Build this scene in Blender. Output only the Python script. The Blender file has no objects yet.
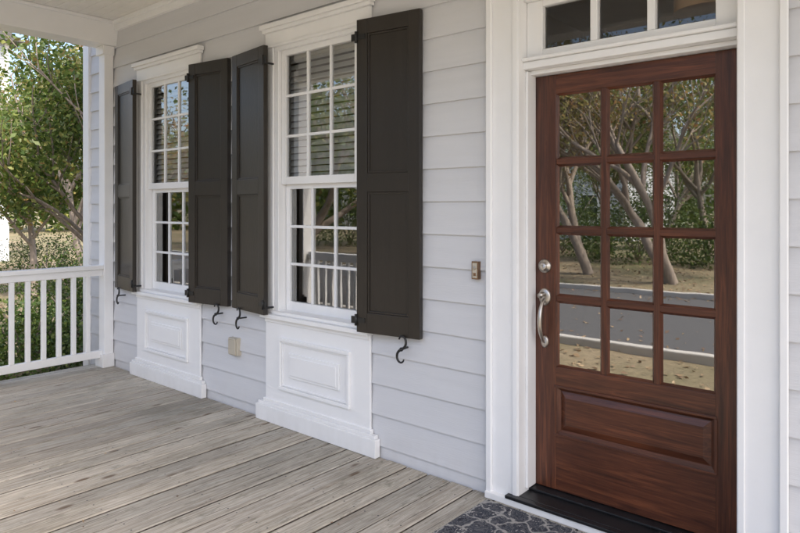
import bpy, math, random
import numpy as np
from mathutils import Vector, Matrix
random.seed(7)
C=bpy.context; D=bpy.data
sc=C.scene

# ------------------------------------------------------------ node helpers
def newmat(name):
    m=D.materials.new(name); m.use_nodes=True
    nt=m.node_tree; b=nt.nodes['Principled BSDF']
    return m,nt,b
def N(nt,t,**k):
    n=nt.nodes.new(t)
    for a,v in k.items(): setattr(n,a,v)
    return n
def L(nt,a,b): nt.links.new(a,b)
def coords(nt,scale=(1,1,1),island=0.0,kind='Object'):
    tc=N(nt,'ShaderNodeTexCoord'); mp=N(nt,'ShaderNodeMapping')
    mp.inputs['Scale'].default_value=scale
    L(nt,tc.outputs[kind],mp.inputs['Vector'])
    if island:
        g=N(nt,'ShaderNodeNewGeometry'); ml=N(nt,'ShaderNodeMath',operation='MULTIPLY'); ml.inputs[1].default_value=island
        L(nt,g.outputs['Random Per Island'],ml.inputs[0])
        cb=N(nt,'ShaderNodeCombineXYZ')
        for i in range(3): L(nt,ml.outputs[0],cb.inputs[i])
        L(nt,cb.outputs[0],mp.inputs['Location'])
    return mp.outputs[0]
def noise(nt,vec,scale,detail=4,rough=.55,dist=0):
    n=N(nt,'ShaderNodeTexNoise'); n.inputs['Scale'].default_value=scale; n.inputs['Detail'].default_value=detail
    n.inputs['Roughness'].default_value=rough; n.inputs['Distortion'].default_value=dist
    if vec is not None: L(nt,vec,n.inputs['Vector'])
    return n.outputs['Fac']
def ramp(nt,fac,stops,interp='LINEAR'):
    r=N(nt,'ShaderNodeValToRGB'); cr=r.color_ramp; cr.interpolation=interp
    while len(cr.elements)<len(stops): cr.elements.new(.5)
    for e,(p,c) in zip(cr.elements,stops):
        e.position=p; e.color=(*c,1) if len(c)==3 else c
    L(nt,fac,r.inputs[0]); return r.outputs[0]
def mix(nt,fac,a,b,mode='MIX'):
    m=N(nt,'ShaderNodeMix',data_type='RGBA',blend_type=mode)
    for s,i in ((fac,0),(a,6),(b,7)):
        if isinstance(s,(int,float)): m.inputs[i].default_value=s
        elif isinstance(s,tuple): m.inputs[i].default_value=(*s,1)
        else: L(nt,s,m.inputs[i])
    return m.outputs[2]
def bump(nt,b,h,strength=.2,dist=.01):
    bp=N(nt,'ShaderNodeBump'); bp.inputs['Strength'].default_value=strength; bp.inputs['Distance'].default_value=dist
    L(nt,h,bp.inputs['Height']); L(nt,bp.outputs[0],b.inputs['Normal'])
def g(v): return (v,v,v)

# ------------------------------------------------------------ materials
def paint(name,col,rough=.45,var=.05,grain=(3,3,3),bs=.08,dirt=False):
    m,nt,b=newmat(name)
    v=coords(nt,grain); n=noise(nt,v,2.5,6)
    lo=tuple(c*(1-var) for c in col); hi=tuple(min(1,c*(1+var)) for c in col)
    c=ramp(nt,n,[(.3,lo),(.7,hi)])
    if dirt:
        g_=N(nt,'ShaderNodeNewGeometry'); sp=N(nt,'ShaderNodeSeparateXYZ'); L(nt,g_.outputs['Position'],sp.inputs[0])
        mr=N(nt,'ShaderNodeMapRange'); mr.inputs[1].default_value=0; mr.inputs[2].default_value=.22; mr.inputs[3].default_value=.34; mr.inputs[4].default_value=0
        L(nt,sp.outputs[2],mr.inputs[0])
        n2=noise(nt,coords(nt,(8,8,3)),2.,5)
        ml=N(nt,'ShaderNodeMath',operation='MULTIPLY'); L(nt,mr.outputs[0],ml.inputs[0]); L(nt,n2,ml.inputs[1])
        c=mix(nt,ml.outputs[0],c,(.42,.38,.32))
    L(nt,c,b.inputs['Base Color']); b.inputs['Roughness'].default_value=rough
    n3=noise(nt,coords(nt,grain),28,4); bump(nt,b,n3,bs,.004)
    return m
M_siding=paint('siding_paint',(.655,.655,.665),.55,.035,(.5,3,6),.22,True)
M_white=paint('white_trim_paint',(.88,.875,.865),.4,.02,(2,2,2),.08,True)
M_shut=paint('shutter_bronze_paint',(.025,.0195,.0145),.36,.12,(6,6,1),.25)
M_iron=paint('black_iron',(.012,.012,.012),.4,.1,(5,5,5),.1)
M_ceil=paint('ceiling_paint',(.84,.82,.78),.6,.03)
M_sill=paint('threshold_dark',(.010,.010,.011),.4,.3,(4,4,4),.1)
M_beige=paint('beige_plastic',(.50,.45,.36),.45,.03)
M_blind=paint('blind_white',(.86,.84,.78),.5,.03)
M_room=paint('interior_wall',(.40,.30,.21),.7,.05)
M_roomfl=paint('interior_floor',(.14,.07,.035),.35,.2,(1,8,1))
M_shade=paint('lamp_shade_fabric',(.72,.48,.28),.8,.08)
M_roof=paint('roof_shingle',(.10,.095,.09),.9,.3,(2,6,6),.6)
M_conc=paint('concrete',(.45,.43,.39),.85,.12,(.6,.6,.6),.4)
M_hs1=paint('neighbour_siding',(.58,.60,.62),.6,.05,(.5,.5,7),.2)
M_nglass=paint('neighbour_glass',(.03,.04,.05),.08,.1)
def metal(name,col,r):
    m,nt,b=newmat(name); b.inputs['Metallic'].default_value=1; b.inputs['Base Color'].default_value=(*col,1)
    n=noise(nt,coords(nt,(1,1,1)),60,3); rr=N(nt,'ShaderNodeMapRange'); rr.inputs[3].default_value=r*.8; rr.inputs[4].default_value=r*1.3
    L(nt,n,rr.inputs[0]); L(nt,rr.outputs[0],b.inputs['Roughness']); return m
M_nickel=metal('satin_nickel',(.50,.46,.41),.32)
M_bronze=metal('antique_bronze',(.30,.19,.12),.4)

def wood_door(name,axis):
    m,nt,b=newmat(name)
    s=(30,30,1.5) if axis=='z' else (1.5,30,30)
    v=coords(nt,s,23.)
    n=noise(nt,v,1.6,8,.62,.9)
    v2=coords(nt,tuple(q*3.2 for q in s),11.); n2=noise(nt,v2,2.5,4,.6)
    v3=coords(nt,(1.5,1.5,.8),5.); n3=noise(nt,v3,1.3,3)
    c=ramp(nt,n,[(.25,(.036,.010,.0045)),(.5,(.100,.029,.012)),(.75,(.20,.064,.026))])
    c=mix(nt,.55,c,ramp(nt,n2,[(.3,g(.4)),(.65,g(1.0))]),'MULTIPLY')
    c=mix(nt,.6,c,ramp(nt,n3,[(.3,g(.7)),(.7,g(1.25))]),'MULTIPLY')
    L(nt,c,b.inputs['Base Color']); b.inputs['Roughness'].default_value=.42
    b.inputs['Coat Weight'].default_value=.2; b.inputs['Coat Roughness'].default_value=.20
    bump(nt,b,n2,.12,.002)
    return m
M_wv=wood_door('mahogany_stile','z'); M_wh=wood_door('mahogany_rail','x')

def deckmat():
    m,nt,b=newmat('weathered_deck_wood')
    geo=N(nt,'ShaderNodeNewGeometry')
    v=coords(nt,(45,1.6,45),40.); n=noise(nt,v,1.7,8,.66,.45)
    vf=coords(nt,(150,4,150),40.); nf=noise(nt,vf,2.,5,.7,.1)
    vk=coords(nt,(7.5,2.6,1),31.)
    vo=N(nt,'ShaderNodeTexVoronoi'); vo.inputs['Scale'].default_value=.9; L(nt,vk,vo.inputs['Vector'])
    knot=ramp(nt,vo.outputs['Distance'],[(.0,g(1)),(.07,g(.85)),(.125,g(0))])
    vd=coords(nt,(1.2,.7,1)); nd=noise(nt,vd,1.6,6,.65,.4)
    vs_=coords(nt,(14,5,1),9.); ns=noise(nt,vs_,1.5,7,.78)
    base=ramp(nt,n,[(.25,(.235,.20,.16)),(.40,(.40,.365,.31)),(.55,(.515,.485,.43)),(.75,(.64,.615,.565))])
    base=mix(nt,.75,base,ramp(nt,nf,[(.36,g(.45)),(.58,g(1.06))]),'MULTIPLY')
    tone=ramp(nt,geo.outputs['Random Per Island'],[(0,(.74,.72,.69)),(.2,(1.0,.97,.93)),(.35,(.82,.82,.80)),(.55,(1.16,1.13,1.07)),(.75,(.86,.83,.77)),(1,(1.07,1.07,1.05))])
    base=mix(nt,.95,base,tone,'MULTIPLY')
    dirt=ramp(nt,nd,[(.3,(.70,.70,.66)),(.5,(1,.98,.95)),(.75,(1.13,1.12,1.10))])
    base=mix(nt,.85,base,dirt,'MULTIPLY')
    stain=ramp(nt,ns,[(.55,g(0)),(.63,g(.65))])
    base=mix(nt,stain,base,(.21,.195,.145))
    base=mix(nt,knot,base,(.12,.08,.05))
    vc=coords(nt,(80,1.6,80),17.); nc=noise(nt,vc,1.2,2,.5,.2)
    cr=ramp(nt,nc,[(.65,g(0)),(.68,g(.8))])
    base=mix(nt,cr,base,(.14,.115,.09))
    L(nt,base,b.inputs['Base Color']); b.inputs['Roughness'].default_value=.8
    hh=N(nt,'ShaderNodeMath',operation='SUBTRACT'); L(nt,nf,hh.inputs[0]); L(nt,cr,hh.inputs[1])
    bump(nt,b,hh.outputs[0],.4,.003)
    return m
M_deck=deckmat()
M_edge=paint('deck_board_edge',(.11,.09,.07),.9,.3,(3,3,3),.3)

def glassmat(name,refl,tint,wob=.006,rough=0.0):
    m=D.materials.new(name); m.use_nodes=True; nt=m.node_tree; nt.nodes.clear()
    o=N(nt,'ShaderNodeOutputMaterial'); gl=N(nt,'ShaderNodeBsdfGlossy'); gl.inputs['Roughness'].default_value=rough
    gl.inputs['Color'].default_value=(1,1,.98,1)
    tr=N(nt,'ShaderNodeBsdfTransparent'); tr.inputs['Color'].default_value=(*tint,1)
    mx=N(nt,'ShaderNodeMixShader')
    fr=N(nt,'ShaderNodeFresnel'); fr.inputs['IOR'].default_value=1.5
    ad=N(nt,'ShaderNodeMath',operation='ADD',use_clamp=True); ad.inputs[1].default_value=refl
    L(nt,fr.outputs[0],ad.inputs[0]); L(nt,ad.outputs[0],mx.inputs[0])
    L(nt,tr.outputs[0],mx.inputs[1]); L(nt,gl.outputs[0],mx.inputs[2]); L(nt,mx.outputs[0],o.inputs[0])
    n=noise(nt,coords(nt,(1,1,1)),5,1); bp=N(nt,'ShaderNodeBump'); bp.inputs['Strength'].default_value=wob; bp.inputs['Distance'].default_value=.02
    L(nt,n,bp.inputs['Height']); L(nt,bp.outputs[0],gl.inputs['Normal'])
    return m
M_glass=glassmat('door_glass',.40,(.62,.62,.6),.012,.012); M_wglass=glassmat('window_glass',.20,(.9,.9,.9),.010); M_tglass=glassmat('transom_glass',.04,(.92,.88,.82))

def leafmat(name,stops,trans=.4):
    m,nt,b=newmat(name)
    geo=N(nt,'ShaderNodeNewGeometry')
    n=noise(nt,coords(nt,(1,1,1)),.9,2)
    c=ramp(nt,geo.outputs['Random Per Island'],stops)
    c=mix(nt,.6,c,ramp(nt,n,[(.35,g(.65)),(.65,g(1.3))]),'MULTIPLY')
    L(nt,c,b.inputs['Base Color']); b.inputs['Roughness'].default_value=.5
    t=N(nt,'ShaderNodeBsdfTranslucent'); L(nt,c,t.inputs[0]); mx=N(nt,'ShaderNodeMixShader'); mx.inputs[0].default_value=trans
    o=nt.nodes['Material Output']; L(nt,b.outputs[0],mx.inputs[1]); L(nt,t.outputs[0],mx.inputs[2]); L(nt,mx.outputs[0],o.inputs[0])
    return m
M_leafG=leafmat('leaf_green',[(0,(.055,.10,.018)),(.5,(.13,.19,.035)),(.8,(.22,.26,.06)),(.95,(.30,.28,.08)),(1,(.30,.18,.06))])
M_leafY=leafmat('leaf_autumn',[(0,(.14,.16,.04)),(.4,(.26,.24,.08)),(.7,(.34,.27,.11)),(1,(.32,.16,.06))])
M_shrub=leafmat('leaf_shrub',[(0,(.035,.065,.014)),(.6,(.08,.14,.025)),(1,(.16,.20,.04))],.25)
M_litter=leafmat('leaf_litter',[(0,(.14,.08,.05)),(.5,(.30,.20,.11)),(1,(.42,.31,.18))],.1)
M_bark=paint('bark',(.28,.23,.185),.9,.3,(8,8,1.5),.9)
def groundmat():
    m,nt,b=newmat('lawn')
    v=coords(nt,(1,1,1)); n=noise(nt,v,.35,6,.6); n2=noise(nt,v,14,6,.7)
    c=ramp(nt,n,[(.3,(.11,.12,.045)),(.5,(.21,.175,.10)),(.7,(.30,.235,.15))])
    c=mix(nt,.7,c,ramp(nt,n2,[(.3,g(.55)),(.7,g(1.35))]),'MULTIPLY')
    L(nt,c,b.inputs['Base Color']); b.inputs['Roughness'].default_value=.95; bump(nt,b,n2,.8,.05); return m
M_lawn=groundmat()
def asph():
    m,nt,b=newmat('asphalt'); n=noise(nt,coords(nt,(1,1,1)),40,5,.7)
    L(nt,ramp(nt,n,[(.3,g(.055)),(.7,g(.10))]),b.inputs['Base Color']); b.inputs['Roughness'].default_value=.85; return m
M_asph=asph()
def rugmat():
    m,nt,b=newmat('rug_pattern')
    v=coords(nt,(1,1,1))
    nn=N(nt,'ShaderNodeTexNoise'); nn.inputs['Scale'].default_value=14; L(nt,v,nn.inputs['Vector'])
    va=N(nt,'ShaderNodeVectorMath',operation='MULTIPLY_ADD'); va.inputs[1].default_value=(.08,.08,.08); L(nt,nn.outputs['Color'],va.inputs[0]); L(nt,v,va.inputs[2])
    vo=N(nt,'ShaderNodeTexVoronoi',feature='DISTANCE_TO_EDGE'); vo.inputs['Scale'].default_value=9; vo.inputs['Randomness'].default_value=.6
    L(nt,va.outputs[0],vo.inputs['Vector'])
    vo2=N(nt,'ShaderNodeTexVoronoi',feature='F1'); vo2.inputs['Scale'].default_value=22; L(nt,va.outputs[0],vo2.inputs['Vector'])
    n=noise(nt,v,16,6,.7,2.2)
    c=ramp(nt,n,[(.40,(.012,.014,.024)),(.46,(.14,.14,.145)),(.50,(.022,.026,.040)),(.57,(.03,.034,.05)),(.61,(.40,.38,.35))])
    c=mix(nt,ramp(nt,vo.outputs['Distance'],[(.03,g(.85)),(.06,g(0))]),c,(.36,.345,.32))
    c=mix(nt,ramp(nt,vo2.outputs['Distance'],[(.14,g(.8)),(.22,g(0))]),c,(.014,.016,.028))
    L(nt,c,b.inputs['Base Color']); b.inputs['Roughness'].default_value=.95
    n2=noise(nt,v,400,2); bump(nt,b,n2,.5,.003); return m
M_rug=rugmat()

# ------------------------------------------------------------ mesh builder
class MB:
    def __init__(s): s.v=[]; s.f=[]; s.m=[]; s.sm=[]
    def add(s,vs,fs,mi=0,smooth=False):
        o=len(s.v); s.v+= [tuple(p) for p in vs]; s.f+=[tuple(i+o for i in f) for f in fs]; s.m+=(list(mi) if isinstance(mi,(list,tuple)) else [mi]*len(fs)); s.sm+=[smooth]*len(fs)
    def box(s,x0,x1,y0,y1,z0,z1,mi=0,mat=None):
        vs=[(x0,y0,z0),(x1,y0,z0),(x1,y1,z0),(x0,y1,z0),(x0,y0,z1),(x1,y0,z1),(x1,y1,z1),(x0,y1,z1)]
        if mat is not None: vs=[mat@Vector(p) for p in vs]
        s.add(vs,[(0,3,2,1),(4,5,6,7),(0,1,5,4),(1,2,6,5),(2,3,7,6),(3,0,4,7)],mi)
    def tube(s,pts,rads,mi=0,n=8,cap=True):
        pts=[Vector(p) for p in pts]
        if isinstance(rads,(int,float)): rads=[rads]*len(pts)
        rings=[]; up=Vector((.13,.27,.95)).normalized(); prev=None
        for i,p in enumerate(pts):
            t=(pts[min(i+1,len(pts)-1)]-pts[max(i-1,0)]).normalized()
            if prev is None:
                a=t.cross(up) if abs(t.dot(up))<.95 else t.cross(Vector((1,0,0)))
            else: a=prev-t*prev.dot(t)
            a.normalize(); prev=a; b=t.cross(a)
            rings.append([p+(a*math.cos(2*math.pi*k/n)+b*math.sin(2*math.pi*k/n))*rads[i] for k in range(n)])
        vs=[q for r in rings for q in r]; fs=[]
        for i in range(len(pts)-1):
            for k in range(n):
                k2=(k+1)%n; fs.append((i*n+k,i*n+k2,(i+1)*n+k2,(i+1)*n+k))
        if cap: fs+= [tuple(reversed(range(n))),tuple((len(pts)-1)*n+k for k in range(n))]
        s.add(vs,fs,mi,True)
    def lathe_y(s,prof,c,mi=0,n=24,sx=1,sz=1):
        vs=[];fs=[]
        for r,y in prof:
            for k in range(n):
                a=2*math.pi*k/n; vs.append((c[0]+r*sx*math.cos(a),c[1]+y,c[2]+r*sz*math.sin(a)))
        for i in range(len(prof)-1):
            for k in range(n):
                k2=(k+1)%n; fs.append((i*n+k,i*n+k2,(i+1)*n+k2,(i+1)*n+k))
        fs.append(tuple((len(prof)-1)*n+k for k in range(n)))
        s.add(vs,fs,mi,True)
    def obj(s,name,mats,parent=None,bevel=0.0,matrix=None):
        me=D.meshes.new(name); me.from_pydata(s.v,[],s.f)
        for m in mats: me.materials.append(m)
        me.polygons.foreach_set('material_index',s.m); me.polygons.foreach_set('use_smooth',s.sm); me.update()
        o=D.objects.new(name,me); C.collection.objects.link(o)
        if matrix is not None: o.matrix_world=matrix
        if parent: o.parent=parent
        if bevel:
            b=o.modifiers.new('bevel','BEVEL'); b.width=bevel; b.segments=2; b.limit_method='ANGLE'; b.angle_limit=math.radians(50)
        return o
def empty(name,loc=(0,0,0)):
    e=D.objects.new(name,None); e.location=loc; C.collection.objects.link(e); return e

# ------------------------------------------------------------ dimensions
WC=[-4.82,-3.05]                 # window centres
HW=.405
DL,DR=-1.587,-.645               # door opening
CEIL=3.10
FY=-2.30                         # front edge of porch
PX=2.1                           # roofed end of porch
# ---------------- siding wall
def siding():
    mb=MB(); step=.175; x0=-6.33; x1=6.5
    iv=[(x0,WC[0]-.39,None),(WC[0]-.39,WC[0]+.39,(.72,2.5)),(WC[0]+.39,WC[1]-.39,None),(WC[1]-.39,WC[1]+.39,(.72,2.5)),
        (WC[1]+.39,DL-.03,None),(DL-.03,DR+.03,(0,2.45)),(DR+.03,x1,None)]
    def prof(z,z0): return -.018+ .015*(z-z0)/step
    z0=-.02-.09
    while z0<CEIL+.1:
        z1=z0+step
        for a,b,bl in iv:
            segs=[(z0,z1)]
            if bl:
                segs=[]
                if z0<bl[0]: segs.append((z0,min(z1,bl[0])))
                if z1>bl[1]: segs.append((max(z0,bl[1]),z1))
            for p,q in segs:
                yp,yq=prof(p,z0),prof(q,z0)
                mb.add([(a,yp,p),(b,yp,p),(b,yq,q),(a,yq,q)],[(0,1,2,3)])
                if p==z0: mb.add([(a,yp,p),(b,yp,p),(b,-.001,p),(a,-.001,p)],[(0,3,2,1)])
        z0=z1
    for a,b,bl in iv:
        if bl is None: mb.box(a,b,.0,.10,-.3,CEIL+.2)
        else:
            if bl[0]>0: mb.box(a,b,.0,.10,-.3,bl[0])
            mb.box(a,b,.0,.10,bl[1],CEIL+.2)
    return mb.obj('house_wall',[M_siding])
wall=siding()
mb=MB()
mb.box(-6.36,-6.24,-.035,.09,-.6,CEIL,0)
mb.box(-5.80,DL-.4,-.03,-.001,CEIL-.0,CEIL+.05,0)
mb.box(-6.24,3.0,-.034,-.0005,CEIL-.085,CEIL-.001,0)
mb.box(-6.24,3.0,-.060,-.035,CEIL-.035,CEIL-.001,0)
mb.obj('wall_trim',[M_white],wall,.004)
mb=MB()
mb.box(-5.875,-5.765,-.10,-.018,.0,2.88,0)
mb.box(-5.895,-5.745,-.125,-.0175,.001,.12,0)
mb.box(-5.895,-5.745,-.12,-.0175,2.80,2.879,0)
mb.obj('porch_pilaster',[M_white],None,.004)

# ---------------- windows with surround
def window(cx):
    root=empty('double_hung_window',(cx,0,0))
    s=MB()
    s.box(-.485,.485,-.034,-.0185,.12,.695)
    s.box(-.56,.55,-.062,-.019,.001,.105); s.box(-.545,.535,-.052,-.0195,.105,.125)
    s.box(-.50,.50,-.044,-.0195,.125,.15)
    def ring(hw,z0,z1,w,y0,y1):
        s.box(-hw,hw,y0,y1,z0,z0+w); s.box(-hw,hw,y0,y1,z1-w,z1)
        s.box(-hw,-hw+w,y0,y1,z0+w,z1-w); s.box(hw-w,hw,y0,y1,z0+w,z1-w)
    ring(.33,.235,.575,.022,-.054,-.0345); ring(.306,.259,.551,.012,-.043,-.0345)
    s.box(-.235,.235,-.045,-.0345,.325,.485)
    s.box(-.215,.215,-.052,-.0455,.343,.467)
    for sg in (-1,1):
        a,b=sorted((sg*.405,sg*.485)); s.box(a,b,-.036,-.0185,.72,2.50)
        a,b=sorted((sg*.470,sg*.488)); s.box(a,b,-.048,-.0365,.72,2.50)
        a,b=sorted((sg*.365,sg*.404)); s.box(a,b,-.022,.09,.735,2.475)
    s.box(-.404,.404,-.022,.09,2.475,2.51)
    s.box(-.50,.50,-.075,-.018,.695,.722); s.box(-.404,.404,-.05,.09,.7225,.745)
    s.box(-.48,.48,-.045,-.019,.665,.695)
    s.box(-.485,.49,-.038,-.018,2.50,2.60); s.box(-.49,.495,-.046,-.0385,2.50,2.518)
    s.box(-.495,.505,-.058,-.018,2.60,2.622); s.box(-.505,.515,-.075,-.018,2.622,2.652)
    o=s.obj('surround',[M_white],root,.0035)
    s=MB()
    def sash(z0,z1,y0,rows=3,bot=.045,top=.04):
        y1=y0+.035; w=.36; st=.038
        s.box(-w,-w+st,y0,y1,z0,z1); s.box(w-st,w,y0,y1,z0,z1)
        s.box(-w+st,w-st,y0,y1,z0,z0+bot); s.box(-w+st,w-st,y0,y1,z1-top,z1)
        gx0,gx1,gz0,gz1=-w+st,w-st,z0+bot,z1-top
        for i in (1,2):
            x=gx0+(gx1-gx0)*i/3; s.box(x-.009,x+.009,y0+.006,y0+.028,gz0,gz1)
        for i in range(1,rows):
            z=gz0+(gz1-gz0)*i/rows
            for k in range(3):
                a=gx0+(gx1-gx0)*k/3+(.009 if k else 0); b=gx0+(gx1-gx0)*(k+1)/3-(.009 if k<2 else 0)
                s.box(a,b,y0+.007,y0+.027,z-.009,z+.009)
        return (gx0,gx1,gz0,gz1,y0+.017)
    ga=sash(1.585,2.475,.002,3,.05,.035); gb=sash(.745,1.60,.040,3,.06,.045)
    s.box(-.03,.03,.030,.06,1.60,1.615)
    s.obj('sashes',[M_white],root,.002)
    s=MB()
    for q in (ga,gb):
        s.add([(q[0],q[4],q[2]),(q[1],q[4],q[2]),(q[1],q[4],q[3]),(q[0],q[4],q[3])],[(0,1,2,3)])
    s.obj('glass',[M_wglass],root)
    s=MB(); z=2.46
    s.box(-.36,.36,.075,.115,2.43,2.475)
    while z>1.62:
        m=Matrix.Translation((-.03,.082,z))@Matrix.Rotation(math.radians(52),4,'X'); s.box(-.375,.375,-.024,.024,-.0012,.0012,0,m); z-=.043
    s.box(-.40,.34,.068,.098,1.59,1.61)
    s.obj('blind',[M_blind],root)
    return root
for cx in WC: window(cx)

# ---------------- shutters
def shutter(hx,side):
    W=.445 if side<0 else .42; z0,z1=.72,2.505; T=.034
    s=MB(); sg=side
    def bx(a,b,y0,y1,c,d,mi=0):
        a,b=sorted((a*sg,b*sg)); s.box(a,b,y0,y1,c,d,mi)
    st=.072
    bx(0,st,-T/2,T/2,z0,z1); bx(W-st,W,-T/2,T/2,z0,z1)
    for a,b in ((z0,z0+.115),(1.52,1.625),(z1-.085,z1)): bx(st,W-st,-T/2+.0005,T/2-.0005,a,b)
    for a,b in ((z0+.115,1.52),(1.625,z1-.085)):
        bx(st,W-st,-.004,.006,a,b)
        for p,q,c,d in ((st,st+.012,a,b),(W-st-.012,W-st,a,b),(st+.012,W-st-.012,a,a+.012),(st+.012,W-st-.012,b-.012,b)):
            bx(p,q,-.011,-.0045,c,d)
    ang=math.asin(.06/W)*(1 if side>0 else -1)
    mtx=Matrix.Translation((hx,-.095,0))@Matrix.Rotation(ang,4,'Z')
    root=D.objects.new('window_shutter',None); C.collection.objects.link(root); root.matrix_world=mtx
    s.obj('panel',[M_shut],root,.0025)
    h=MB()
    for z in (z0+.07,z1-.10):
        h.tube([(0,-.022,z-.032),(0,-.022,z+.032)],.009,0,10)
        a,b=sorted((0,.06*sg)); h.box(a,b,-.0215,-.0175,z-.014,z+.014)
        a,b=sorted((-.035*sg,0)); h.box(a,b,-.0215,-.0175,z-.02,z+.02)
        h.tube([(0,-.022,z-.02),(-.012*sg,0,z-.02),(-.014*sg,.05,z-.02)],.007,0,8)
    c=W-.11; pts=[]
    for i in range(33):
        t=-1+2*i/32
        a=abs(t)*4.3
        r=.036*(1-.55*abs(t))
        x=r*math.sin(a)*(1 if t>0 else -1); z=(.040-r*math.cos(a)*1.05)*(1 if t>0 else -1)
        pts.append(((c*sg)+x,-.026,z0-.062+z*1.15))
    rr=[.0045+.0035*(1-abs(-1+2*i/32)) for i in range(33)]
    h.tube(pts,rr,0,8)
    h.tube([(c*sg,-.026,z0-.062),(c*sg,.055,z0-.062)],.006,0,8)
    h.lathe_y([(.0,-.012),(.010,-.008),(.012,0)],(c*sg,-.026,z0-.062),0,12)
    h.obj('hardware',[M_iron],root)
for cx in WC:
    shutter(cx-HW,-1); shutter(cx+HW+.045,1)

# ---------------- door casing / frame
fr=MB()
yo=-.034
for a,b in ((DL-.16,DL-.002),(DR+.012,DR+.172)):
    fr.box(a,b,yo,-.018,.0015,2.56)
fr.box(DL-.175,DL-.145,yo-.018,yo-.0005,.0015,2.58); fr.box(DR+.157,DR+.185,yo-.018,yo-.0005,.0015,2.58)
fr.box(DL-.03,DL-.004,yo-.008,yo-.0005,.045,2.50); fr.box(DR+.014,DR+.04,yo-.008,yo-.0005,.045,2.50)
fr.box(DL-.18,DR+.19,yo-.001,-.018,2.565,2.74)
fr.box(DL-.06,DL,yo+.001,.165,.04,2.46); fr.box(DR+.010,DR+.06,yo+.001,.165,.04,2.46)
fr.box(DL+.0005,DL+.014,.03,.112,.066,2.095); fr.box(DR-.002,DR+.0095,.03,.112,.066,2.095)
fr.box(DL+.0005,DR+.0095,.010,.165,2.10,2.135); fr.box(DL+.0005,DR+.0095,-.006,.10,2.136,2.152)
fr.box(DL+.0006,DR+.0094,.06,.165,2.079,2.0995)
fr.box(DL+.0005,DR+.0095,.010,.165,2.43,2.50)
tz0,tz1=2.153,2.43
fr.box(DL+.001,DL+.085,.045,.09,tz0,tz1); fr.box(DR-.085,DR+.009,.045,.09,tz0,tz1)
fr.box(DL+.085,DR-.085,.045,.09,tz0,tz0+.04); fr.box(DL+.085,DR-.085,.045,.09,tz1-.03,tz1)
gx0,gx1=DL+.085,DR-.085
for i in (1,2):
    x=gx0+(gx1-gx0)*i/3; fr.box(x-.017,x+.017,.046,.089,tz0+.04,tz1-.03)
frame=fr.obj('door_casing',[M_white],None,.0035)
t=MB(); t.add([(gx0,.075,tz0),(gx1,.075,tz0),(gx1,.075,tz1),(gx0,.075,tz1)],[(0,1,2,3)]); t.obj('transom_glass',[M_tglass],frame)
sl=MB()
sl.box(DL-.175,DR+.187,-.062,-.0185,.001,.034,0)
sl.box(DL+.0,DR+.009,-.0180,.17,.001,.030,0)
sl.box(DL-.055,DR+.06,-.070,-.0355,.0345,.050,1)
sl.box(DL+.001,DR+.009,-.0350,.165,.0305,.050,1); sl.box(DL+.001,DR+.009,.06,.16,.0505,.062,1)
sl.obj('threshold',[M_white,M_sill],frame,.003)

# ---------------- front door
door=empty('front_door')
d=MB(); a,b=DL+.005,DR-.003; zb,zt=.066,2.076; y0,y1=.114,.158
gx0,gx1=a+.115,b-.100; gz0,gz1=.66,1.985; pz0,pz1=.335,.565
d.box(a,gx0,y0,y1,zb,zt,0); d.box(gx1,b,y0,y1,zb,zt,0)
for p,q in ((zb,pz0),(pz1,gz0),(gz1,zt)): d.box(gx0,gx1,y0+.0004,y1-.0004,p,q,1)
def frust(mb,x0,x1,z0,z1,yb,yf,ins,mi):
    vs=[(x0,yb,z0),(x1,yb,z0),(x1,yb,z1),(x0,yb,z1),(x0+ins,yf,z0+ins),(x1-ins,yf,z0+ins),(x1-ins,yf,z1-ins),(x0+ins,yf,z1-ins)]
    mb.add(vs,[(0,1,5,4),(1,2,6,5),(2,3,7,6),(3,0,4,7),(4,5,6,7)],mi)
d.box(gx0,gx1,y0+.018,y1-.01,pz0,pz1,1)
frust(d,gx0+.022,gx1-.022,pz0+.022,pz1-.022,y0+.0175,y0+.006,.028,1)
def mould(mb,x0,x1,z0,z1,w,yb,yf,mi_v,mi_h):
    o=[(x0,yf,z0),(x1,yf,z0),(x1,yf,z1),(x0,yf,z1)]; i=[(x0+w,yb,z0+w),(x1-w,yb,z0+w),(x1-w,yb,z1-w),(x0+w,yb,z1-w)]
    for k in range(4):
        k2=(k+1)%4; mb.add([o[k],o[k2],i[k2],i[k]],[(0,1,2,3)],mi_h if k%2==0 else mi_v)
mould(d,gx0,gx1,pz0,pz1,.020,y0+.017,y0+.001,0,1)
for p,q,c,e in ((gx0-.006,gx1+.006,pz0-.008,pz0+.004),(gx0-.006,gx1+.006,pz1-.004,pz1+.008)): d.box(p,q,y0-.006,y0-.0005,c,e,1)
for p,q in ((gx0-.008,gx0+.004),(gx1-.004,gx1+.008)): d.box(p,q,y0-.006,y0-.0005,pz0+.0045,pz1-.0045,0)
mw=.0125
xs=[gx0+(gx1-gx0)*i/3 for i in range(4)]; zs=[gz0+(gz1-gz0)*i/4 for i in range(5)]
for x in xs[1:3]: d.box(x-mw,x+mw,y0+.004,y1-.004,gz0,gz1,0)
for z in zs[1:4]:
    for k in range(3):
        d.box(xs[k]+(mw if k else 0),xs[k+1]-(mw if k<2 else 0),y0+.0045,y1-.0045,z-mw,z+mw,1)
for r in range(4):
    for k in range(3):
        X0=xs[k]+(mw if k else 0); X1=xs[k+1]-(mw if k<2 else 0); Z0=zs[r]+(mw if r else 0); Z1=zs[r+1]-(mw if r<3 else 0)
        mould(d,X0,X1,Z0,Z1,.011,y0+.020,y0+.005,0,1)
d.obj('slab',[M_wv,M_wh],door,.0015)
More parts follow.
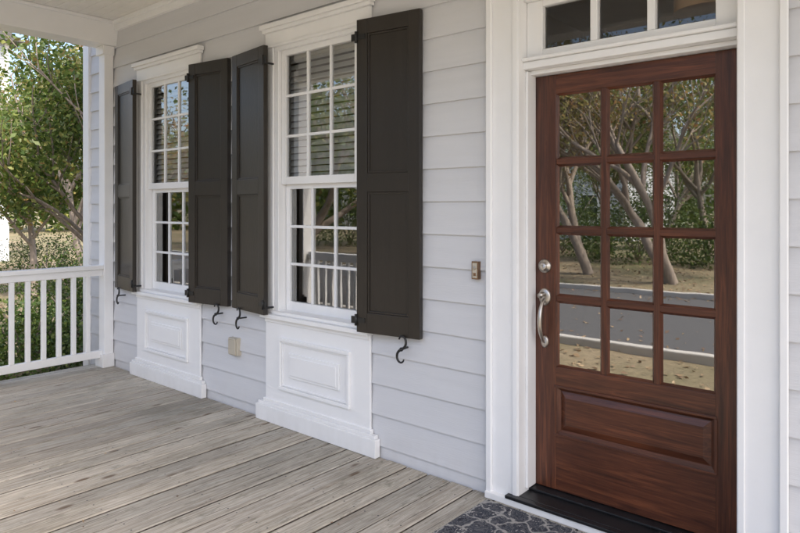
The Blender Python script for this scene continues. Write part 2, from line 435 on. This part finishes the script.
gl=MB(); gl.add([(gx0,y0+.0195,gz0),(gx1,y0+.0195,gz0),(gx1,y0+.0195,gz1),(gx0,y0+.0195,gz1)],[(0,1,2,3)]); gl.obj('glass',[M_glass],door)
h=MB(); hx=a+.058
h.lathe_y([(.034,0),(.034,-.006),(.030,-.012),(.020,-.015),(.019,-.026),(.016,-.029),(.0,-.029)],(hx,y0,1.145))
h.box(hx-.002,hx+.002,y0-.0305,y0-.0285,1.137,1.153)
h.lathe_y([(.032,0),(.032,-.006),(.028,-.011),(.012,-.013),(0,-.013)],(hx,y0,.995),0,24,1,1.35)
h.lathe_y([(.020,0),(.020,-.006),(.015,-.010),(0,-.011)],(hx,y0,.775),0,24,1,1.5)
h.tube([(hx,y0-.01,1.010),(hx,y0-.03,1.012),(hx,y0-.055,1.004)],[.009,.011,.014],0,10)
gp=[]; gr=[]
for i in range(15):
    t=i/14; z=.985-.21*t; yy=y0-.010-.046*max(0,math.sin(math.pi*t))**.6
    gp.append((hx,yy,z)); gr.append(.0065+.005*math.sin(math.pi*t))
h.tube(gp,gr,0,12)
h.obj('handle_set',[M_nickel],door)

# ---------------- small fittings
mb=MB()
mb.box(-.020,.020,-.012,.012,-.045,.045,0); mb.box(-.014,.014,-.0145,-.0125,-.038,.038,1)
mb.lathe_y([(.009,-.0145),(.008,-.019),(0,-.020)],(0,0,.012),2,16); mb.box(-.008,.008,-.016,-.0146,-.028,-.012,0)
o=mb.obj('doorbell',[M_bronze,M_beige,M_nickel],None,.002); o.location=(-1.835,-.026,1.115)
mb=MB()
mb.box(-.05,.05,-.022,.02,-.062,.062,0); mb.box(-.042,.042,-.032,-.0225,-.054,.054,0); mb.tube([(-.036,-.03,.056),(.036,-.03,.056)],.006,0,8)
o=mb.obj('outlet_cover',[M_beige],None,.004); o.location=(-3.90,-.022,.44)

# ---------------- porch deck
mb=MB(); x=-5.98; nails=MB(); NS=5
while x<5.0:
    w=.136+random.uniform(-.001,.001); dz=random.uniform(-.0018,.0018)
    ys=[FY-.04+random.uniform(-.004,.004)]+[FY+(-.02-FY)*i/NS for i in range(1,NS)]+[-.02]
    vs=[];fs=[];ms=[]
    bow=random.uniform(-.002,.002)
    for j,yy in enumerate(ys):
        q=bow*math.sin(math.pi*j/NS)
        vs+=[(x+q,yy,dz-.03),(x+q,yy,dz-.005),(x+q+.005,yy,dz),(x+w+q-.005,yy,dz),(x+w+q,yy,dz-.005),(x+w+q,yy,dz-.03)]
    for j in range(len(ys)-1):
        for k in range(5): fs.append((j*6+k,j*6+k+1,(j+1)*6+k+1,(j+1)*6+k)); ms.append(1 if k in (0,4) else 0)
    fs.append((0,5,4,3,2,1)); ms.append(0)
    mb.add(vs,fs,ms)
    for yy in np.arange(-.14,FY,-.405):
        for xx in (x+.028,x+w-.028):
            cx,cy=xx+random.uniform(-.004,.004),yy+random.uniform(-.006,.006); r=.0045
            nails.add([(cx+r*math.cos(k*math.pi/4),cy+r*math.sin(k*math.pi/4),dz+.0006) for k in range(8)],[tuple(range(8))])
    x+=w+random.uniform(.008,.014)
deck=mb.obj('porch_floor',[M_deck,M_edge])
nails.obj('nail_heads',[M_iron],deck)
mb=MB(); mb.box(-5.96,5.0,FY,-.02,-.25,-.06,1); mb.box(-5.95,4.98,FY+.02,-.03,-.6,-.25,0)
mb.obj('deck_frame',[M_sill,M_sill],deck)
rng=np.random.default_rng(3)
def leaves_mesh(name,P,size,mat,flat=False,parent=None,aspect=.55):
    n=len(P); 
    a=rng.normal(size=(n,3)); 
    if flat: a[:,2]=rng.normal(size=n)*.15
    a/=np.linalg.norm(a,axis=1)[:,None]
    b=rng.normal(size=(n,3))
    if flat: b[:,2]=rng.normal(size=n)*.15
    b-= a*(a*b).sum(1)[:,None]; b/=np.linalg.norm(b,axis=1)[:,None]
    s=size*rng.uniform(.6,1.3,size=(n,1))
    c=np.cross(a,b)*s*.12
    V=np.empty((n,4,3)); V[:,0]=P-a*s*.5; V[:,1]=P+b*s*.5*aspect+c; V[:,2]=P+a*s*.5; V[:,3]=P-b*s*.5*aspect+c
    me=D.meshes.new(name); me.vertices.add(n*4); me.vertices.foreach_set('co',V.reshape(-1))
    me.loops.add(n*4); me.loops.foreach_set('vertex_index',np.arange(n*4,dtype=np.int32))
    me.polygons.add(n); me.polygons.foreach_set('loop_start',np.arange(0,n*4,4,dtype=np.int32)); 
    try: me.polygons.foreach_set('loop_total',np.full(n,4,dtype=np.int32))
    except Exception: pass
    me.materials.append(mat); me.update(calc_edges=True); me.validate()
    o=D.objects.new(name,me); C.collection.objects.link(o)
    if parent: o.parent=parent
    return o
P=np.column_stack([rng.uniform(-5.8,-1.5,110),rng.uniform(-2.2,-.05,110),np.full(110,.004)])
leaves_mesh('leaf_debris',P,.014,M_litter,True)

# ---------------- rug
mb=MB(); mb.box(-1.735,-.42,-.93,-.085,.002,.010)
rug=mb.obj('entry_rug',[M_rug],None,.002)
mb=MB(); 
for yy in np.arange(-.925,-.09,.009):
    mb.box(-1.735-.018+random.uniform(-.004,.004),-1.7352,yy,yy+.004,.002,.005)
mb.obj('fringe',[M_beige],rug)

# ---------------- railing
def rail_run(p0,p1,name):
    p0=Vector(p0);p1=Vector(p1); dv=(p1-p0); Ln=dv.length; ang=math.atan2(dv.y,dv.x)
    root=empty(name,(0,0,0)); s=MB(); M=Matrix.Translation(p0)@Matrix.Rotation(ang,4,'Z')
    s.box(0,Ln,-.045,.045,.878,.914,0,M); s.box(0,Ln,-.022,.022,.82,.8775,0,M); s.box(0,Ln,-.022,.022,.085,.150,0,M)
    n=int(Ln/.118); 
    for i in range(1,n):
        q=Ln*i/n; s.box(q-.018,q+.018,-.018,.018,.1505,.8195,0,M)
    s.obj('rails_and_balusters',[M_white],root,.004)
rail_run((-5.82,-.102,0),(-5.82,FY+.25,0),'porch_railing')
rail_run((-5.71,FY+.13,0),(-3.86,FY+.13,0),'porch_railing')
def column(x,y):
    s=MB(); s.box(-.095,.095,-.095,.095,0.001,2.878); s.box(-.12,.12,-.12,.12,.0012,.16); s.box(-.115,.115,-.115,.115,2.78,2.879); s.box(-.105,.105,-.105,.105,.1605,.19)
    o=s.obj('porch_column',[M_white],None,.004); o.location=(x,y,0)
for x in (-5.82,-3.75,1.95): column(x,FY+.13)
mb=MB()
mb.box(-5.93,-5.71,FY+.02,-.001,2.88,CEIL+.1); mb.box(-5.93,PX,FY+.02-.0,FY+.24,2.8805,CEIL+.1)
mb.box(-5.709,-5.69,FY+.25,-.04,CEIL-.03,CEIL-.001)
mb.obj('porch_beam',[M_white],None,.004)
mb=MB()
y=FY+.24
while y<-.04:
    mb.box(-5.705,PX,y,min(y+.086,-.001),CEIL,CEIL+.02); y+=.089
mb.obj('porch_ceiling',[M_ceil],None,.003)
mb=MB(); e=.16
mb.add([(-6.1,FY-e,3.12),(PX,FY-e,3.12),(PX,0.05,3.9),(-6.1,.05,3.9),(-6.1,FY-e,3.2),(PX,FY-e,3.2),(PX,0.05,4.0),(-6.1,.05,4.0)],
 [(0,3,2,1),(4,5,6,7),(0,1,5,4),(1,2,6,5),(2,3,7,6),(3,0,4,7)],0)
mb.obj('porch_roof',[M_roof])
# ---------------- house body & interior
house=empty('house')
mb=MB(); mb.box(-6.33,6.5,.101,9,3.0,6.2); mb.box(-6.33,-6.2,.101,9,-.6,2.999); mb.box(-6.2,6.5,8.8,9,-.6,2.999); mb.box(6.4,6.5,.101,8.8,-.6,2.999)
mb.obj('body',[M_siding],house)
mb=MB(); mb.add([(-6.8,-.3,6.2),(7,-.3,6.2),(7,9.4,6.2),(-6.8,9.4,6.2),(-6.8,4.5,9.2),(7,4.5,9.2)],[(0,1,5,4),(2,3,4,5),(0,4,3),(1,2,5),(0,3,2,1)])
mb.obj('roof',[M_roof],house)
mb=MB()
def room(x0,x1,y0,y1,z0,z1):
    mb.add([(x0,y0,z0),(x1,y0,z0),(x1,y1,z0),(x0,y1,z0)],[(0,1,2,3)],1)
    mb.add([(x0,y0,z1),(x1,y0,z1),(x1,y1,z1),(x0,y1,z1)],[(3,2,1,0)],0)
    mb.add([(x0,y0,z0),(x0,y1,z0),(x0,y1,z1),(x0,y0,z1)],[(0,1,2,3)],0); mb.add([(x1,y0,z0),(x1,y1,z0),(x1,y1,z1),(x1,y0,z1)],[(3,2,1,0)],0)
    mb.add([(x0,y1,z0),(x1,y1,z0),(x1,y1,z1),(x0,y1,z1)],[(3,2,1,0)],0)
room(-6.19,-2.3,.101,4.2,.02,2.95); room(-2.2,.4,.17,2.0,.025,2.80)
mb.obj('interior_rooms',[M_room,M_roomfl],house)
mb=MB(); n=32
vs=[];fs=[]
for z in (2.33,2.50):
    for k in range(n): vs.append((-.86+.14*math.cos(2*math.pi*k/n),.40+.14*math.sin(2*math.pi*k/n),z))
for k in range(n): fs.append((k,(k+1)%n,n+(k+1)%n,n+k))
fs.append(tuple(range(n))); mb.add(vs,fs,0,False); mb.tube([(-.86,.40,2.50),(-.86,.40,2.80)],.012,1)
mb.obj('drum_pendant_lamp',[M_shade,M_iron])

# ---------------- ground, walk, road
mb=MB(); mb.add([(-400,-400,-.6),(400,-400,-.6),(400,400,-.6),(-400,400,-.6)],[(0,1,2,3)]); mb.obj('ground',[M_lawn])
mb=MB(); mb.box(-1.9,8,-5.6,FY-.98,-.62,-.58,0); mb.obj('front_path',[M_conc],None,.01)
mb=MB()
for i in range(3): mb.box(-2.6,1.6,FY-.07-.3*(i+1),FY-.071-.3*i,-.6,-.15-.15*i)
mb.obj('porch_steps',[M_conc],None,.01)
mb=MB(); mb.add([(-120,-12,-.596),(120,-12,-.596),(120,-6.0,-.596),(-120,-6.0,-.596)],[(0,1,2,3)]); mb.obj('road',[M_asph])
mb=MB(); mb.box(-120,120,-6.0,-5.85,-.62,-.48); mb.box(-120,120,-12.15,-12,-.62,-.48); mb.obj('kerb',[M_conc],None,.02)

# ---------------- neighbour houses
def nhouse(x0,x1,y0,y1,h,face,mat=M_hs1):
    root=empty('neighbour_house'); s=MB(); s.box(x0,x1,y0,y1,-.6,h,0)
    def win(px,py,z,ax):
        if ax=='y':
            sg=1 if face=='+y' else -1; Y=py
            s.box(px-.6,px+.6,Y-.03 if sg>0 else Y-.06,Y+.06 if sg>0 else Y+.03,z-.1,z+1.7,1)
            for i in range(2):
                for k in range(2):
                    a=px-.5+i*.52; c=z+k*.83; s.box(a,a+.48,Y+.061 if sg>0 else Y-.07,Y+.07 if sg>0 else Y-.061,c,c+.76,2)
        else:
            Y=px
            s.box(Y-.03,Y+.06,py-.6,py+.6,z-.1,z+1.7,1)
            for i in range(2):
                for k in range(2):
                    a=py-.5+i*.52; c=z+k*.83; s.box(Y+.061,Y+.07,a,a+.48,c,c+.76,2)
    if face=='+y':
        for z in (.6,3.6):
            x=x0+1.6
            while x<x1-1: win(x,y1,z,'y'); x+=2.6
    for z in (.6,3.6,6.2):
        if z+1.8>h: continue
        y=y0+1.5
        while y<y1-1: win(x1,y,z,'x'); y+=2.4
    s.box(x0-.08,x0+.1,y1-.1,y1+.05,-.6,h-.01,1); s.box(x1-.1,x1+.05,y1-.1,y1+.051,-.6,h-.01,1); s.box(x1-.1,x1+.05,y0-.05,y0+.1,-.6,h-.01,1)
    z=-.4
    if face!='+y':
        while z<h: s.box(x1+.001,x1+.02,y0+.12,y1-.12,z,z+.02,1); z+=.2
    s.obj('walls',[mat,M_white,M_nglass],root)
    r=MB(); e=.5; ym=(y0+y1)/2
    r.add([(x0-e,y0-e,h),(x1+e,y0-e,h),(x1+e,y1+e,h),(x0-e,y1+e,h),(x0-e,ym,h+3),(x1+e,ym,h+3)],[(0,1,5,4),(2,3,4,5),(1,2,5),(3,0,4),(0,3,2,1)])
    r.obj('roof',[M_roof],root)
nhouse(-40,-27,-4,6.0,7.6,'+x'); nhouse(-24,-15,-44,-35,5.6,'+y'); nhouse(-2,9,-44,-35,5.6,'+y'); nhouse(-56,-44,-50,-40,5.8,'+y')

# ---------------- trees
def tree(name,loc,H,R,nleaf,lsz,mat,seed,tr=.14,multi=1,zlow=.3,sig=.28):
    rnd=random.Random(seed); s=MB(); tips=[]
    def grow(p,dr,ln,r,lv):
        n=4; pts=[p]; q=p.copy(); dd=dr.copy()
        for i in range(n):
            dd=(dd+Vector((rnd.gauss(0,.12),rnd.gauss(0,.12),rnd.gauss(.03,.08)))).normalized(); q=q+dd*ln/n; pts.append(q.copy())
        s.tube(pts,[r*(1-.45*i/n) for i in range(n+1)],0,6 if lv else 9,False)
        if lv>=3 or ln<.25:
            tips.extend(pts[1:]); return
        if lv==2: tips.extend(pts[2:])
        k=[rnd.randint(4,6),rnd.randint(3,5),rnd.randint(3,4)][lv]
        for j in range(k):
            t=rnd.uniform(.35,1.0) if lv else rnd.uniform(.5,1.0)
            bi=min(n-1,int(t*n)); bp=pts[bi].lerp(pts[bi+1],t*n-bi)
            az=rnd.uniform(0,2*math.pi); sp=rnd.uniform(.5,1.0)
            nd=(dd+Vector((math.cos(az),math.sin(az),rnd.uniform(-.1,.5)))*sp).normalized()
            grow(bp,nd,ln*rnd.uniform(.55,.8),r*.5,lv+1)
    for m in range(multi):
        a=rnd.uniform(0,6.28); lean=.30 if multi>1 else .05
        grow(Vector((math.cos(a)*.1*(multi>1),math.sin(a)*.1*(multi>1),0)),Vector((math.cos(a)*lean,math.sin(a)*lean,1)).normalized(),H*.42,tr,0)
    root=empty(name,loc); s.obj('trunk_and_limbs',[M_bark],root)
    T=np.array([tuple(t) for t in tips]); 
    idx=rng.integers(0,len(T),nleaf); P=T[idx]+rng.normal(size=(nleaf,3))*sig*np.array([1,1,.8])
    P[:,:2]*=R
    P=P[P[:,2]>zlow]
    leaves_mesh('foliage',P,lsz,mat,False,root)
    return root
G=-.6
tree('evergreen_tree',(-10.8,1.75,G),5.6,.85,15000,.085,M_leafG,1,.07,2,.5,.25)
tree('evergreen_tree',(-13.5,3.3,G),6.6,1.0,16000,.09,M_leafG,2,.09,2,.5,.25)
tree('evergreen_tree',(-16,3.0,G),5.0,1.0,14000,.10,M_leafG,3,.09,1,.6,.25)
tree('evergreen_tree',(-20,6.2,G),8.0,1.1,16000,.12,M_leafY,4,.12,1,.6,.3)
for i,(x,y,H,n,m,mt) in enumerate([(-5.6,-14.6,8.5,6500,2,M_leafY),(-8.3,-15.5,9,7500,2,M_leafY),(-3.2,-17,9,7000,1,M_leafG),(-11.5,-14.5,9,9000,1,M_leafY),(-12.5,-20,10,9000,1,M_leafG),
        (-7,-23,9,9000,1,M_leafG),(-10,-27,9,9000,1,M_leafG),(-16,-15.5,10,11000,1,M_leafG),(-21,-19,11,11000,1,M_leafY),(-26,-16,11,11000,1,M_leafG),(-24,-23,9,9000,1,M_leafG),(-14,-30,8,8000,1,M_leafG),(-10.5,-5.2,5.5,9000,2,M_leafG),(-15.5,-4.6,6.5,11000,2,M_leafY)]):
    tree('oak_tree',(x,y,G),H,1.15,n,.12,mt,11+i,.15,m,1.5,.34)
def shrub(loc,r,h,n,seed,ls=.06):
    rr=np.random.default_rng(seed); u=rr.normal(size=(n,3)); u/=np.linalg.norm(u,axis=1)[:,None]; u[:,2]=abs(u[:,2])
    rad=rr.uniform(.55,1.05,size=(n,1)); bumpy=1+.18*np.sin(u[:,:1]*7+seed)*np.cos(u[:,1:2]*6)
    P=u*rad*bumpy*np.array([r,r,h])
    root=empty('shrub',loc); s=MB()
    for k in range(7):
        a=k*.9; s.tube([(0,0,0),(math.cos(a)*r*.3,math.sin(a)*r*.3,h*.45),(math.cos(a)*r*.6,math.sin(a)*r*.6,h*.8)],[.02,.014,.006],0,6)
    s.obj('stems',[M_bark],root); leaves_mesh('foliage',P,ls,M_shrub,False,root)
for i,(x,y,r,h) in enumerate([(-8.8,.35,.7,.9),(-9.6,1.4,.8,1.0),(-12.2,2.4,1.0,1.3),(-17,3.6,1.2,1.5)]):
    shrub((x,y,G),r,h,4500,i)
for i,(x,y,r,h) in enumerate([(-9,-21,2.2,3.0),(-5.5,-21,2.0,2.6),(-13,-23,2.4,3.2),(-17,-22,2.2,3.0),(-21,-24,2.4,3.2),(-2,-21,2,2.6),(-25,-22,2.4,3.2),(-15.5,-27,2.6,4.2),(-11,-30,2.6,4.4)]):
    shrub((x,y,G),r,h,5000,i+10,.12)
n=22000
P=np.column_stack([rng.uniform(-26,2,n),rng.uniform(-24,8,n),np.full(n,G+.02)])
P=P[~((P[:,0]>-6.4)&(P[:,1]>-3.4))]; P=P[~((P[:,1]<-6.8)&(P[:,1]>-11.4)&(rng.uniform(size=len(P))<.85))]
leaves_mesh('fallen_leaves',P,.085,M_litter,True)
n=45000; ang=rng.uniform(math.radians(120),math.radians(300),n); rad=rng.uniform(56,68,n)
prof=8+3*np.sin(ang*13)+2*np.sin(ang*31+1)
P=np.column_stack([np.cos(ang)*rad,np.sin(ang)*rad,G+prof*rng.uniform(0,1,n)**.8])
leaves_mesh('distant_trees',P,.75,M_leafG)

# ---------------- light
w=D.worlds.new('World'); sc.world=w; w.use_nodes=True; nt=w.node_tree
sky=N(nt,'ShaderNodeTexSky'); sky.sky_type='NISHITA'; sky.sun_disc=False
el=math.radians(55); az=math.radians(107)
sky.sun_elevation=el; sky.sun_rotation=az; sky.dust_density=4.0; sky.air_density=.85; sky.ozone_density=.5
bg=nt.nodes['Background']; bg.inputs[1].default_value=.47; L(nt,sky.outputs[0],bg.inputs[0])
sd=Vector((math.sin(az)*math.cos(el),math.cos(az)*math.cos(el),math.sin(el)))
ld=D.lights.new('sun','SUN'); ld.energy=5; ld.angle=math.radians(.5); ld.color=(1,.94,.84)
lo=D.objects.new('sun',ld); C.collection.objects.link(lo); lo.rotation_euler=sd.to_track_quat('Z','Y').to_euler()
# ---------------- camera
cd=D.cameras.new('camera'); cam=D.objects.new('camera',cd); C.collection.objects.link(cam)
cam.location=(0,-2.75,1.435); cam.rotation_euler=(math.radians(90),0,math.radians(40.7))
cd.lens=29.03; cd.sensor_width=36; cd.shift_y=-.0744; cd.clip_end=1000; cd.clip_start=.05
sc.camera=cam
sc.view_settings.view_transform='Standard'; sc.view_settings.look='None'; sc.view_settings.exposure=0
